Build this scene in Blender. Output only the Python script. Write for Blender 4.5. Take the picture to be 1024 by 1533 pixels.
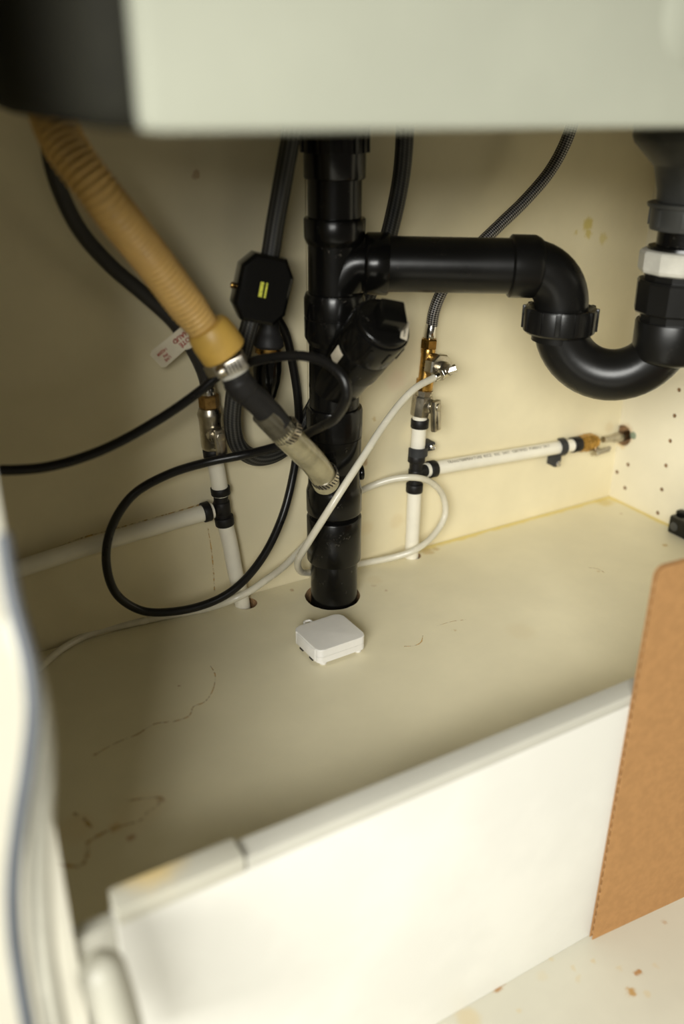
import bpy, bmesh, math, random
from mathutils import Vector, Matrix
random.seed(7)
for o in list(bpy.data.objects): bpy.data.objects.remove(o, do_unlink=True)
scene = bpy.context.scene
COL = scene.collection
V3 = Vector
# ------------------------------------------------------------------ camera
FPX = 1316.24; CXP, CYP = 512.0, 766.5
CAM = V3((-0.8475, -0.7459, 0.4714))
AX = V3((0.86472, -0.50222, 0.00544)); AY = V3((0.20732, 0.36678, 0.90691)); AZ = V3((-0.45747, -0.78310, 0.42128))
cd = bpy.data.cameras.new('camera'); cam = bpy.data.objects.new('camera', cd); COL.objects.link(cam)
cd.sensor_fit = 'VERTICAL'; cd.sensor_height = 36.0; cd.sensor_width = 24.0
cd.lens = FPX / 1533.0 * 36.0
cd.clip_start = 0.01
cd.dof.use_dof = True; cd.dof.focus_distance = 0.87; cd.dof.aperture_fstop = 2.3
M = Matrix.Identity(4)
for i in range(3):
    M[i][0] = AX[i]; M[i][1] = AY[i]; M[i][2] = AZ[i]; M[i][3] = CAM[i]
cam.matrix_world = M
scene.camera = cam
# ------------------------------------------------------------------ world, lights, exposure
w = bpy.data.worlds.new('world'); scene.world = w; w.use_nodes = True
bg = w.node_tree.nodes['Background']; bg.inputs[0].default_value = (1.0, 0.90, 0.70, 1); bg.inputs[1].default_value = 0.125
def area(name, loc, target, size, size_y, energy, color):
    l = bpy.data.lights.new(name, 'AREA'); l.shape = 'RECTANGLE'; l.size = size; l.size_y = size_y
    l.energy = energy; l.color = color
    o = bpy.data.objects.new(name, l); COL.objects.link(o); o.location = loc
    o.rotation_euler = (V3(target) - V3(loc)).to_track_quat('-Z', 'Y').to_euler()
    return o
area('window_light', (-2.40, -1.90, 1.15), (-0.4, -0.2, 0.15), 1.9, 0.9, 146, (0.99, 0.985, 0.93))
scene.view_settings.view_transform = 'Standard'; scene.view_settings.look = 'None'
scene.view_settings.exposure = 0.0; scene.view_settings.gamma = 1.0
scene.view_settings.use_curve_mapping = False

# ------------------------------------------------------------------ measuring helpers: image direction + real distance -> point in the place
def ray(px, py):
    return AX*((px-CXP)/FPX) + AY*(-(py-CYP)/FPX) - AZ
def at(px, py, d): return CAM + ray(px, py)*d
def onY(px, py, y):
    r = ray(px, py); return CAM + r*((y-CAM.y)/r.y)
def onZ(px, py, z=0.0):
    r = ray(px, py); return CAM + r*((z-CAM.z)/r.z)
def onX(px, py, x=0.0):
    r = ray(px, py); return CAM + r*((x-CAM.x)/r.x)
def W(px, py, off): return onY(px, py, -off)          # point standing off the back wall by off metres

# ------------------------------------------------------------------ materials
def newmat(name):
    m = bpy.data.materials.new(name); m.use_nodes = True
    return m, m.node_tree, m.node_tree.nodes['Principled BSDF']
def mth(nt, op, a, b=None, c=None):
    n = nt.nodes.new('ShaderNodeMath'); n.operation = op
    for i, v in enumerate((a, b, c)):
        if v is None: continue
        if isinstance(v, (int, float)): n.inputs[i].default_value = v
        else: nt.links.new(v, n.inputs[i])
    return n.outputs[0]
def mixc(nt, fac, a, b):
    n = nt.nodes.new('ShaderNodeMix'); n.data_type = 'RGBA'
    for s, v in ((n.inputs[0], fac), (n.inputs[6], a), (n.inputs[7], b)):
        if isinstance(v, (int, float)): s.default_value = v
        elif isinstance(v, tuple): s.default_value = (*v[:3], 1)
        else: nt.links.new(v, s)
    return n.outputs[2]
def objco(nt):
    g = nt.nodes.new('ShaderNodeNewGeometry'); return g.outputs['Position']
def noise(nt, co, scale, detail=3, rough=0.5, col=False):
    n = nt.nodes.new('ShaderNodeTexNoise'); n.inputs['Scale'].default_value = scale
    n.inputs['Detail'].default_value = detail; n.inputs['Roughness'].default_value = rough
    if co is not None: nt.links.new(co, n.inputs['Vector'])
    return n.outputs[1 if col else 0]
def ramp(nt, v, lo, hi):
    n = nt.nodes.new('ShaderNodeMapRange'); n.clamp = True; n.interpolation_type = 'SMOOTHSTEP'
    nt.links.new(v, n.inputs[0]); n.inputs[1].default_value = lo; n.inputs[2].default_value = hi
    return n.outputs[0]
def bump(nt, bs, h, strength, dist=0.001):
    b = nt.nodes.new('ShaderNodeBump'); b.inputs['Strength'].default_value = strength; b.inputs['Distance'].default_value = dist
    nt.links.new(h, b.inputs['Height']); nt.links.new(b.outputs[0], bs.inputs['Normal'])
def plain(name, col, rough=0.5, metal=0.0, var=0.12, scale=60, bmp=0.0, spec=0.5, trans=0.0, coat=0.0):
    m, nt, bs = newmat(name)
    co = objco(nt)
    nz = noise(nt, co, scale, 4, 0.6)
    dark = tuple(c*(1-var) for c in col); lite = tuple(min(1, c*(1+var)) for c in col)
    nt.links.new(mixc(nt, ramp(nt, nz, 0.3, 0.7), dark, lite), bs.inputs['Base Color'])
    r = mth(nt, 'MULTIPLY_ADD', nz, 0.2, rough-0.1); nt.links.new(r, bs.inputs['Roughness'])
    bs.inputs['Metallic'].default_value = metal; bs.inputs['Specular IOR Level'].default_value = spec
    bs.inputs['Transmission Weight'].default_value = trans; bs.inputs['Coat Weight'].default_value = coat
    if bmp: bump(nt, bs, noise(nt, co, scale*6, 4), bmp)
    return m
def board(name, col, rough=0.42, spots=(), edge=None, spec=0.4):
    """melamine board; spots: (point, radius, colour, strength) are spills and rust marks on it"""
    m, nt, bs = newmat(name)
    co = objco(nt)
    c = mixc(nt, ramp(nt, noise(nt, co, 9, 4, 0.6), 0.35, 0.7), tuple(x*0.95 for x in col), tuple(min(1, x*1.03) for x in col))
    fine = noise(nt, co, 260, 3, 0.7)
    c = mixc(nt, mth(nt, 'MULTIPLY', ramp(nt, fine, 0.66, 0.8), 0.12), c, tuple(x*0.6 for x in col))
    if edge: c = edge(nt, co, c)
    if spots:
        wob = nt.nodes.new('ShaderNodeVectorMath'); wob.operation = 'MULTIPLY_ADD'
        nt.links.new(noise(nt, co, 90, 4, 0.7, True), wob.inputs[0]); wob.inputs[1].default_value = (0.012,)*3
        nt.links.new(co, wob.inputs[2])
        for p, r, sc, st in spots:
            d = nt.nodes.new('ShaderNodeVectorMath'); d.operation = 'DISTANCE'
            nt.links.new(wob.outputs[0], d.inputs[0]); d.inputs[1].default_value = tuple(V3(p)+V3((0.006,)*3))
            f = mth(nt, 'MULTIPLY', mth(nt, 'SUBTRACT', 1.0, ramp(nt, d.outputs['Value'], r*0.35, r)), st)
            c = mixc(nt, f, c, sc)
    nt.links.new(c, bs.inputs['Base Color'])
    bs.inputs['Specular IOR Level'].default_value = spec
    nt.links.new(mth(nt, 'MULTIPLY_ADD', fine, 0.25, rough-0.12), bs.inputs['Roughness'])
    bump(nt, bs, noise(nt, co, 500, 3), 0.06, 0.0005)
    return m
def abs_black(name, base=(0.0045, 0.0043, 0.0038), rough=0.22, dust=0.55):
    m, nt, bs = newmat(name); co = objco(nt)
    n1 = noise(nt, co, 55, 5, 0.65); n2 = noise(nt, co, 420, 3, 0.6); n3 = noise(nt, co, 24, 2)
    f = mth(nt, 'MULTIPLY', mth(nt, 'MULTIPLY', ramp(nt, n1, 0.57, 0.72), ramp(nt, n2, 0.52, 0.68)), dust)
    c = mixc(nt, f, base, (0.20, 0.18, 0.14))
    nt.links.new(c, bs.inputs['Base Color'])
    nt.links.new(mth(nt, 'ADD', mth(nt, 'MULTIPLY_ADD', n3, 0.22, rough-0.11), mth(nt, 'MULTIPLY', f, 0.6)), bs.inputs['Roughness'])
    bs.inputs['Specular IOR Level'].default_value = 0.33
    bump(nt, bs, noise(nt, co, 90, 4), 0.10, 0.0008)
    return m
def uvs(nt):
    n = nt.nodes.new('ShaderNodeUVMap'); s = nt.nodes.new('ShaderNodeSeparateXYZ'); nt.links.new(n.outputs[0], s.inputs[0])
    return s.outputs[0], s.outputs[1]
def braid(name, dark, lite, nu=10, kv=260, rough=0.42, metal=0.3, lines=False):
    m, nt, bs = newmat(name); u, v = uvs(nt)
    if lines:
        a = mth(nt, 'SINE', mth(nt, 'MULTIPLY', u, nu*6.2832))
        b = mth(nt, 'SINE', mth(nt, 'ADD', mth(nt, 'MULTIPLY', v, kv*6.2832), mth(nt, 'MULTIPLY', u, nu*3.1416)))
        h = mth(nt, 'ADD', mth(nt, 'MULTIPLY', a, 0.7), mth(nt, 'MULTIPLY', b, 0.3))
    else:
        a = mth(nt, 'SINE', mth(nt, 'ADD', mth(nt, 'MULTIPLY', v, kv*6.2832), mth(nt, 'MULTIPLY', u, nu*6.2832)))
        b = mth(nt, 'SINE', mth(nt, 'SUBTRACT', mth(nt, 'MULTIPLY', v, kv*6.2832), mth(nt, 'MULTIPLY', u, nu*6.2832)))
        h = mth(nt, 'MULTIPLY', a, b)
    f = ramp(nt, h, -0.6, 0.9)
    nt.links.new(mixc(nt, f, dark, lite), bs.inputs['Base Color'])
    bs.inputs['Roughness'].default_value = rough; bs.inputs['Metallic'].default_value = metal
    bump(nt, bs, f, 0.5, 0.0006)
    return m

CREAM = (0.775, 0.695, 0.475)
YEL = (0.62, 0.46, 0.10); RUST = (0.36, 0.17, 0.045); TAN = (0.60, 0.42, 0.18); OCH = (0.55, 0.40, 0.16)
def floor_edge(nt, co, c):                              # yellow seep line where the shelf meets back and side boards
    s = nt.nodes.new('ShaderNodeSeparateXYZ'); nt.links.new(co, s.inputs[0]); x, y = s.outputs[0], s.outputs[1]
    nz = noise(nt, co, 38, 4, 0.7)
    lim = mth(nt, 'MULTIPLY_ADD', nz, 0.016, 0.000)
    bk = ramp(nt, mth(nt, 'ADD', y, lim), -0.0035, 0.0035)
    bk = mth(nt, 'MULTIPLY', bk, ramp(nt, x, -0.37, -0.27))
    rt = ramp(nt, mth(nt, 'ADD', x, lim), -0.0025, 0.0035)
    f = mth(nt, 'MULTIPLY', mth(nt, 'MAXIMUM', bk, rt), 0.75)
    return mixc(nt, f, c, (0.76, 0.60, 0.15))
fs = [(onZ(905, 752), .016, YEL, .55), (onZ(640, 826), .010, OCH, .6), (onZ(652, 822), .006, OCH, .6),
      (onZ(110, 1240), .020, TAN, .22), (onZ(205, 1215), .028, TAN, .14), (onZ(197, 1253), .0045, RUST, .75),
      (onZ(172, 1238), .006, TAN, .7), (onZ(240, 1198), .004, RUST, .5), (onZ(142, 1130), .003, RUST, .6),
      (onZ(267, 1028), .0022, RUST, .7), (onZ(997, 816), .005, OCH, .8), (onZ(896, 855), .003, OCH, .7),
      (onZ(681, 944), .003, OCH, .6), (onZ(560, 877), .004, RUST, .25), (onZ(580, 884), .003, RUST, .4),
      (onZ(436, 884), .003, RUST, .5), (onZ(560, 868), .012, TAN, .14), (onZ(780, 945), .02, TAN, .10), (onZ(930, 769), .003, RUST, .5)]
MAT = {}
MAT['floor'] = board('cream_shelf_board', (0.78, 0.715, 0.51), 0.40, fs, floor_edge)
ws = [(W(880, 335, 0), .010, (0.60, 0.47, 0.08), .75), (W(881, 350, 0), .007, (0.60, 0.47, 0.08), .7), (W(903, 358, 0), .008, (0.62, 0.50, 0.12), .55),
      (W(862, 349, 0), .004, (0.60, 0.47, 0.08), .5), (W(560, 627, 0), .004, OCH, .6), (W(546, 692, 0), .005, RUST, .55), (W(293, 262, 0), .004, RUST, .5),
      (W(912, 640, 0), .010, TAN, .25), (W(640, 815, 0), .010, TAN, .3), (W(548, 790, 0), .012, TAN, .2), (W(594, 780, 0), .012, TAN, .2), (W(593, 570, 0), .016, (0.75, 0.5, 0.36), .25)]
MAT['wall'] = board('cream_back_board', CREAM, 0.45, ws)
MAT['side'] = board('cream_side_board', (0.70, 0.645, 0.49), 0.45, [(onX(936, 650), .018, (0.45, 0.28, 0.13), .75), (onX(930, 662), .010, TAN, .7)])
LIP = 0.065                                             # height of the step board's edge above the shelf
LY = onZ(945, 1015, LIP).y; FY = LY-.016                # its back and front faces
LZ = onY(790, 1454, FY).z                               # base board in front of the step
MAT['white'] = board('white_front_board', (0.70, 0.685, 0.625), 0.35)
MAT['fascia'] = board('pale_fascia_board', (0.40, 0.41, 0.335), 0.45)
MAT['edgeband'] = board('grey_edge_band', (0.50, 0.485, 0.42), 0.45)  # greyed to paint the dimmer light on the strip's top
MAT['leftside'] = board('white_left_board', (0.60, 0.575, 0.485), 0.45)
MAT['white_stained'] = board('white_stained_board', (0.57, 0.55, 0.46), 0.38, [(onZ(218, 1293, LIP), .030, (0.80, 0.60, 0.26), .8), (onZ(198, 1302, LIP), .018, (0.80, 0.60, 0.26), .7)])  # tan stains over a base greyed for the strip's dimmer light
ls = [(onZ(742, 1477, LZ), 0.0072, RUST, .85), (onZ(752, 1472, LZ), 0.0043, RUST, .7), (onZ(955, 1456, LZ), 0.0043, RUST, .9), (onZ(946, 1484, LZ), 0.0058, (0.42, .24, .07), .9),
      (onZ(825, 1437, LZ), 0.0037, OCH, 0.36), (onZ(860, 1448, LZ), 0.0037, OCH, 0.32), (onZ(866, 1464, LZ), 0.0050, OCH, 0.28), (onZ(888, 1437, LZ), 0.0031, OCH, 0.40), (onZ(927, 1450, LZ), 0.0043, OCH, 0.28),
      (onZ(970, 1489, LZ), 0.0043, OCH, 0.32), (onZ(985, 1447, LZ), 0.0037, OCH, 0.24), (onZ(700, 1525, LZ), 0.0136, OCH, 0.40), (onZ(775, 1513, LZ), 0.0037, OCH, 0.32), (onZ(812, 1462, LZ), 0.0074, OCH, 0.16), (onZ(995, 1380, LZ), 0.0036, RUST, .4)]
MAT['lower'] = board('dirty_white_base_board', (0.57, 0.545, 0.45), 0.45, ls)
MAT['chip'] = plain('chipboard_core', (0.34, 0.20, 0.09), 0.9, var=0.45, scale=400, bmp=0.4)
MAT['abs'] = abs_black('black_drain_plastic')
MAT['abs2'] = abs_black('black_trap_plastic', (0.0060, 0.0057, 0.0050), 0.30, 0.10)
MAT['blackplastic'] = abs_black('glossy_black_plastic', (0.004, 0.004, 0.0037), 0.14, 0.05)
MAT['rubber'] = plain('dark_grey_rubber', (0.017, 0.016, 0.0155), 0.55, var=0.15, spec=0.3)
MAT['blacktube'] = plain('black_tubing', (0.008, 0.0075, 0.007), 0.30, var=0.15, spec=0.35)
MAT['greyplastic'] = plain('grey_plastic', (0.055, 0.055, 0.05), 0.4, var=0.12, spec=0.3)
MAT['clampgrey'] = plain('dark_grey_clamp_plastic', (0.030, 0.031, 0.032), 0.5, var=0.12, spec=0.3)
MAT['ring'] = plain('black_crimp_ring', (0.009, 0.008, 0.0075), 0.5, var=0.2, spec=0.3)
MAT['hose'] = plain('yellowed_hose_plastic', (0.62, 0.40, 0.135), 0.42, var=0.08, scale=40, spec=0.35)
MAT['cuff'] = plain('yellow_rubber_cuff', (0.55, 0.34, 0.07), 0.45, var=0.10, scale=40)
MAT['pex'] = plain('white_pipe_plastic', (0.80, 0.76, 0.64), 0.32, var=0.04, scale=30)
MAT['print'] = plain('faded_grey_print', (0.30, 0.27, 0.20), 0.6, var=0.3, scale=700)
MAT['whitetube'] = plain('milky_tube_plastic', (0.66, 0.62, 0.50), 0.25, var=0.06, scale=60)
MAT['clear'] = plain('murky_clear_vinyl', (0.33, 0.29, 0.17), 0.16, var=0.25, scale=45, coat=0.3)
MAT['cleardark'] = plain('murky_dark_vinyl', (0.070, 0.062, 0.042), 0.2, var=0.25, scale=45, coat=0.3)
MAT['nickel'] = plain('nickel_plate', (0.48, 0.44, 0.36), 0.30, metal=1.0, var=0.2, scale=90, bmp=0.05)
MAT['steel'] = plain('steel_band', (0.62, 0.58, 0.50), 0.32, metal=1.0, var=0.15, scale=200)
MAT['chrome'] = plain('bright_chrome', (0.66, 0.64, 0.60), 0.16, metal=1.0, var=0.06, scale=120)
MAT['brass'] = plain('aged_brass', (0.52, 0.31, 0.085), 0.28, metal=1.0, var=0.25, scale=110)
MAT['darkbrass'] = plain('tarnished_brass', (0.30, 0.18, 0.06), 0.34, metal=1.0, var=0.35, scale=110)
MAT['braid'] = braid('braided_steel_sleeve', (0.015, 0.014, 0.013), (0.36, 0.34, 0.32), 6, 230, 0.4, 0.5)
MAT['braiddark'] = braid('dark_braided_sleeve', (0.010, 0.009, 0.0085), (0.030, 0.027, 0.025), 10, 300, 0.5, 0.1)
MAT['faucet'] = braid('grey_ribbed_sleeve', (0.012, 0.012, 0.011), (0.070, 0.068, 0.060), 12, 420, 0.5, 0.2, True)
MAT['whiteplastic'] = plain('white_sensor_plastic', (0.74, 0.72, 0.68), 0.42, var=0.02, scale=80)
MAT['whitenut'] = plain('white_nut_plastic', (0.50, 0.48, 0.41), 0.42, var=0.10, scale=70)
MAT['sink'] = plain('dark_sink_shell', (0.014, 0.0135, 0.009), 0.8, var=0.2, scale=200, spec=0.2)  # near-black base colour stands in for shade on the bowl's side
MAT['card'] = plain('brown_cardboard', (0.355, 0.19, 0.075), 0.85, var=0.07, scale=140, bmp=0.05, spec=0.15)
MAT['cardedge'] = plain('cardboard_flutes', (0.50, 0.30, 0.14), 0.9, var=0.15, scale=300, spec=0.1)
MAT['tag'] = plain('white_paper_tag', (0.72, 0.66, 0.52), 0.6, var=0.05, scale=80)
MAT['red'] = plain('red_print', (0.36, 0.016, 0.010), 0.6, var=0.15, scale=300)
MAT['reflect'] = plain('yellow_green_foil', (0.80, 0.85, 0.10), 0.35, metal=0.3, var=0.35, scale=600)
MAT['foil2'] = plain('brown_foil', (0.32, 0.22, 0.05), 0.35, metal=0.3, var=0.3, scale=400)
MAT['cord'] = plain('blue_grey_cord', (0.09, 0.10, 0.115), 0.45, var=0.1)
MAT['creamtube'] = plain('cream_tube', (0.46, 0.445, 0.37), 0.45, var=0.05)
MAT['plug'] = plain('green_grey_plug', (0.20, 0.24, 0.17), 0.6, var=0.1)
MAT['paper'] = plain('pale_label_paper', (0.58, 0.52, 0.40), 0.6, var=0.08, scale=200)
MAT['ink'] = plain('dark_label_ink', (0.06, 0.05, 0.04), 0.7, var=0.1)
def stain_shade_mat():
    m, nt, bs = newmat('dried_spill_line'); co = objco(nt)
    bs.inputs['Base Color'].default_value = (0.66, 0.41, 0.12, 1); bs.inputs['Roughness'].default_value = 0.6
    a = mth(nt, 'MULTIPLY', ramp(nt, noise(nt, co, 150, 4, 0.7), 0.38, 0.62), 0.75)
    nt.links.new(a, bs.inputs['Alpha'])
    return m
MAT['stain'] = stain_shade_mat()

# ------------------------------------------------------------------ mesh builder
def frame(d):
    d = V3(d).normalized(); a = V3((0, 0, 1)) if abs(d.z) < 0.9 else V3((1, 0, 0))
    u = a.cross(d).normalized(); v = d.cross(u).normalized(); return u, v, d
def catmull(P, n=8):
    P = [V3(p) for p in P]; out = []
    E = [P[0]*2-P[1]] + P + [P[-1]*2-P[-2]]
    for i in range(1, len(E)-2):
        p0, p1, p2, p3 = E[i-1:i+3]
        t0 = 0.0; t1 = t0+max(1e-6, (p1-p0).length**0.5); t2 = t1+max(1e-6, (p2-p1).length**0.5); t3 = t2+max(1e-6, (p3-p2).length**0.5)
        for k in range(n):
            t = t1+(t2-t1)*k/n
            A1 = p0*((t1-t)/(t1-t0))+p1*((t-t0)/(t1-t0)); A2 = p1*((t2-t)/(t2-t1))+p2*((t-t1)/(t2-t1)); A3 = p2*((t3-t)/(t3-t2))+p3*((t-t2)/(t3-t2))
            B1 = A1*((t2-t)/(t2-t0))+A2*((t-t0)/(t2-t0)); B2 = A2*((t3-t)/(t3-t1))+A3*((t-t1)/(t3-t1))
            out.append(B1*((t2-t)/(t2-t1))+B2*((t-t1)/(t2-t1)))
    out.append(P[-1]); return out
class MB:
    def __init__(s): s.v = []; s.f = []; s.uv = []; s.mi = []; s.cur = 0
    def face(s, ids, uv=None):
        s.f.append(tuple(ids)); s.uv.append(uv or [(0, 0)]*len(ids)); s.mi.append(s.cur)
    def lathe(s, p0, d, prof, seg=40, rot=0.0, caps=True):
        u, v, d = frame(d); p0 = V3(p0); b = len(s.v)
        for t, r in prof:
            for k in range(seg):
                a = rot+2*math.pi*k/seg; s.v.append(p0+d*t+(u*math.cos(a)+v*math.sin(a))*r)
        n = len(prof)
        for i in range(n-1):
            for k in range(seg):
                k2 = (k+1) % seg; A = b+i*seg
                s.face((A+k, A+k2, A+seg+k2, A+seg+k), [(k/seg, prof[i][0]), ((k+1)/seg, prof[i][0]), ((k+1)/seg, prof[i+1][0]), (k/seg, prof[i+1][0])])
        if caps:
            if prof[0][1] > 1e-5: s.face([b+k for k in range(seg)][::-1])
            if prof[-1][1] > 1e-5: s.face([b+(n-1)*seg+k for k in range(seg)])
        return s
    def hub(s, p0, d, t0, t1, r, c=0.0012, seg=40, rot=0.0):    # chamfered ring or cylinder
        return s.lathe(p0, d, [(t0, r-c*1.4), (t0+c*0.3, r-c*0.5), (t0+c, r), (t1-c, r), (t1-c*0.3, r-c*0.5), (t1, r-c*1.4)], seg, rot)
    def tube(s, P, r, seg=16, n=8, raw=False, caps=True, rf=None):
        Q = [V3(p) for p in P] if raw else catmull(P, n)
        T = []
        for i in range(len(Q)):
            a = Q[max(0, i-1)]; c = Q[min(len(Q)-1, i+1)]; T.append((c-a).normalized())
        u, v, _ = frame(T[0]); b = len(s.v); L = 0; Ls = []
        for i, q in enumerate(Q):
            if i:
                L += (q-Q[i-1]).length
                q_ = T[i-1].rotation_difference(T[i]); u = q_ @ u
                u = (u-T[i]*u.dot(T[i])).normalized(); v = T[i].cross(u)
            else: v = T[0].cross(u)
            Ls.append(L); rr = rf(L) if rf else r
            for k in range(seg):
                a = 2*math.pi*k/seg; s.v.append(q+(u*math.cos(a)+v*math.sin(a))*rr)
        for i in range(len(Q)-1):
            for k in range(seg):
                k2 = (k+1) % seg; A = b+i*seg
                s.face((A+k, A+k2, A+seg+k2, A+seg+k), [(k/seg, Ls[i]), ((k+1)/seg, Ls[i]), ((k+1)/seg, Ls[i+1]), (k/seg, Ls[i+1])])
        if caps:
            s.face([b+k for k in range(seg)][::-1]); s.face([b+(len(Q)-1)*seg+k for k in range(seg)])
        return s
    def box(s, c, size, ax=None, bev=0.0):
        ax = ax or (V3((1, 0, 0)), V3((0, 1, 0)), V3((0, 0, 1))); c = V3(c)
        bm = bmesh.new(); bmesh.ops.create_cube(bm, size=1)
        for q in bm.verts: q.co = V3((q.co.x*size[0], q.co.y*size[1], q.co.z*size[2]))
        if bev: bmesh.ops.bevel(bm, geom=bm.edges[:], offset=bev, segments=2, profile=0.6, affect='EDGES')
        b = len(s.v); bm.verts.index_update()
        for q in bm.verts: s.v.append(c+ax[0]*q.co.x+ax[1]*q.co.y+ax[2]*q.co.z)
        for f in bm.faces: s.face([b+q.index for q in f.verts])
        bm.free(); return s
    def prism(s, poly, o, u, v, w, h, bev=0.0):                # outline in u,v extruded along w by h
        o = V3(o); bm = bmesh.new()
        lo = [bm.verts.new((x, y, 0)) for x, y in poly]; hi = [bm.verts.new((x, y, h)) for x, y in poly]; n = len(poly)
        bm.faces.new(lo[::-1]); top = bm.faces.new(hi)
        for i in range(n): bm.faces.new((lo[i], lo[(i+1) % n], hi[(i+1) % n], hi[i]))
        if bev: bmesh.ops.bevel(bm, geom=list(top.edges), offset=bev, segments=3, profile=0.6, affect='EDGES')
        b = len(s.v); bm.verts.index_update()
        for q in bm.verts: s.v.append(o+V3(u)*q.co.x+V3(v)*q.co.y+V3(w)*q.co.z)
        for f in bm.faces: s.face([b+q.index for q in f.verts])
        bm.free(); return s
    def build(s, name, mat, parent=None, smooth=True, ang=38):
        me = bpy.data.meshes.new(name); me.from_pydata([tuple(p) for p in s.v], [], s.f)
        ul = me.uv_layers.new(name='UVMap'); i = 0
        for q in s.uv:
            for p in q: ul.data[i].uv = p; i += 1
        for mm in (mat if isinstance(mat, (list, tuple)) else [mat]): me.materials.append(MAT[mm])
        for p, k in zip(me.polygons, s.mi): p.material_index = k
        bm = bmesh.new(); bm.from_mesh(me); bmesh.ops.recalc_face_normals(bm, faces=bm.faces); bm.to_mesh(me); bm.free()
        if smooth:
            me.shade_smooth(); me.set_sharp_from_angle(angle=math.radians(ang))
        o = bpy.data.objects.new(name, me); COL.objects.link(o); attach(o, parent); return o
def attach(o, parent):
    if parent is None: return
    o.parent = parent
    if parent.type == 'EMPTY': o.matrix_parent_inverse = Matrix.Translation(-parent.location)
def tag(o, label, cat, group=None):
    o['label'] = label; o['category'] = cat
    if group: o['group'] = group
    return o
def thing(name, loc, label, cat, group=None):
    o = bpy.data.objects.new(name, None); o.empty_display_size = 0.02; COL.objects.link(o); o.location = loc
    return tag(o, label, cat, group)
def struct(o, label=None):
    o['kind'] = 'structure'
    if label: o['label'] = label
    return o
def cut(o, cutters):                                   # boolean holes, cutters thrown away
    for c in cutters:
        md = o.modifiers.new('b', 'BOOLEAN'); md.operation = 'DIFFERENCE'; md.object = c; md.solver = 'EXACT'; md.material_mode = 'TRANSFER'
    dg = bpy.context.evaluated_depsgraph_get(); dg.update()
    me = bpy.data.meshes.new_from_object(o.evaluated_get(dg)); o.modifiers.clear(); o.data = me
    for c in cutters: bpy.data.objects.remove(c, do_unlink=True)
def letters(txt, size, mat, name, place, parent, spacing=1.0):
    """flat lettering: place(x, y) puts a point of the text layout (metres) on its surface"""
    cu = bpy.data.curves.new('t', 'FONT'); cu.body = txt; cu.size = size; cu.align_x = 'CENTER'; cu.align_y = 'CENTER'; cu.space_character = spacing
    cu.resolution_u = 2; cu.offset = size*.022
    to = bpy.data.objects.new('t', cu); COL.objects.link(to); bpy.context.view_layer.update()
    me = bpy.data.meshes.new_from_object(to.evaluated_get(bpy.context.evaluated_depsgraph_get()))
    bpy.data.objects.remove(to, do_unlink=True)
    me.name = name
    for v in me.vertices: v.co = place(v.co.x, v.co.y)
    me.materials.clear(); me.materials.append(MAT[mat])
    o = bpy.data.objects.new(name, me); COL.objects.link(o); attach(o, parent); return o
UP = V3((0, 0, 1)); XX = V3((1, 0, 0)); YY = V3((0, 1, 0))
def slab(name, x0, x1, y0, y1, z0, z1, mat, parent=None, bev=0.0):
    return MB().box(((x0+x1)/2, (y0+y1)/2, (z0+z1)/2), (x1-x0, y1-y0, z1-z0), bev=bev).build(name, mat, parent, smooth=bev > 0)

# ================================================================== THE SETTING: the sink cabinet
SX, SY = -0.449, -0.048                                 # drain stack axis
LH = W(362.5, 900, .0155); LH.z = 0; RH = onZ(616, 833)  # supply pipe holes in the shelf
# back: two boards with a hair seam beside the drain stack
wb = struct(slab('wall_back', -0.90, 0.03, 0.016, 0.030, LZ, 0.66, 'wall'), 'cream back board of the sink cabinet')
slab('panel', -0.86, -0.4524, 0.0, 0.016, LZ, 0.66, 'wall', wb)
slab('panel', -0.4516, 0.0, 0.0, 0.016, LZ, 0.66, 'wall', wb)
fl = struct(slab('floor', -0.803, 0.0, LY, -0.0010, -0.018, 0.0, ['floor', 'chip']), 'cream shelf board forming the cabinet floor')
def cyl_cut(p, d, t0, t1, r, mat, seg=40): return MB().lathe(p, d, [(t0, r), (t1, r)], seg).build('cutter', mat, smooth=False)
def ragged_cut(p, t0, t1, r, mat, seg=36):
    mb = MB(); b = 0
    for t in (t0, t1):
        for k in range(seg):
            a = 2*math.pi*k/seg; random.seed(k); rr = r*(1+random.uniform(-.012, .012)); mb.v.append(V3(p)+UP*t+V3((math.cos(a)*rr, math.sin(a)*rr, 0)))
    for k in range(seg): k2 = (k+1) % seg; mb.face((k, k2, seg+k2, seg+k))
    mb.face(list(range(seg))[::-1]); mb.face([seg+k for k in range(seg)]); return mb.build('cutter', mat, smooth=False)
cut(fl, [ragged_cut((SX-0.0005, SY+0.002, 0), -.04, .02, .0292, 'chip'), ragged_cut((LH.x+.004, LH.y, 0), -.04, .02, .0118, 'chip', 24), cyl_cut((RH.x+.002, RH.y+.001, 0), UP, -.04, .02, .0098, 'chip', 28)])
wr = struct(slab('wall_right', 0.0, 0.018, -0.60, 0.016, LZ, 0.66, ['side', 'chip']), 'cream right side board with shelf pin holes')
PINS = [(-.0810, .0075+.032*k) for k in range(14)] + [(-.0232, .0525), (-.0072, .0365), (-.0240, .0202)]
PH = onX(931, 651)
cut(wr, [cyl_cut((0, y, z), XX, -.004, .011, .0026, 'chip', 16) for y, z in PINS] + [cyl_cut((0, PH.y-.002, PH.z), XX, -.004, .015, .0135, 'chip', 22)])
wl = struct(slab('wall_left', -0.865, -0.803, FY, 0.016, LZ, 0.66, 'leftside'), 'white left side board of the cabinet')
struct(slab('ceiling', -1.30, 0.30, -0.665, 0.03, 0.665, 0.705, 'white'), 'underside of the countertop')  # unseen; overhang drawn low and forward to shade the fascia
struct(slab('floor_lower', -1.40, 0.018, -1.10, 0.016, LZ-.018, LZ, 'lower'), 'dirty white base board in front of the step')
JX = onZ(342, 1243, LIP).x
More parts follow.
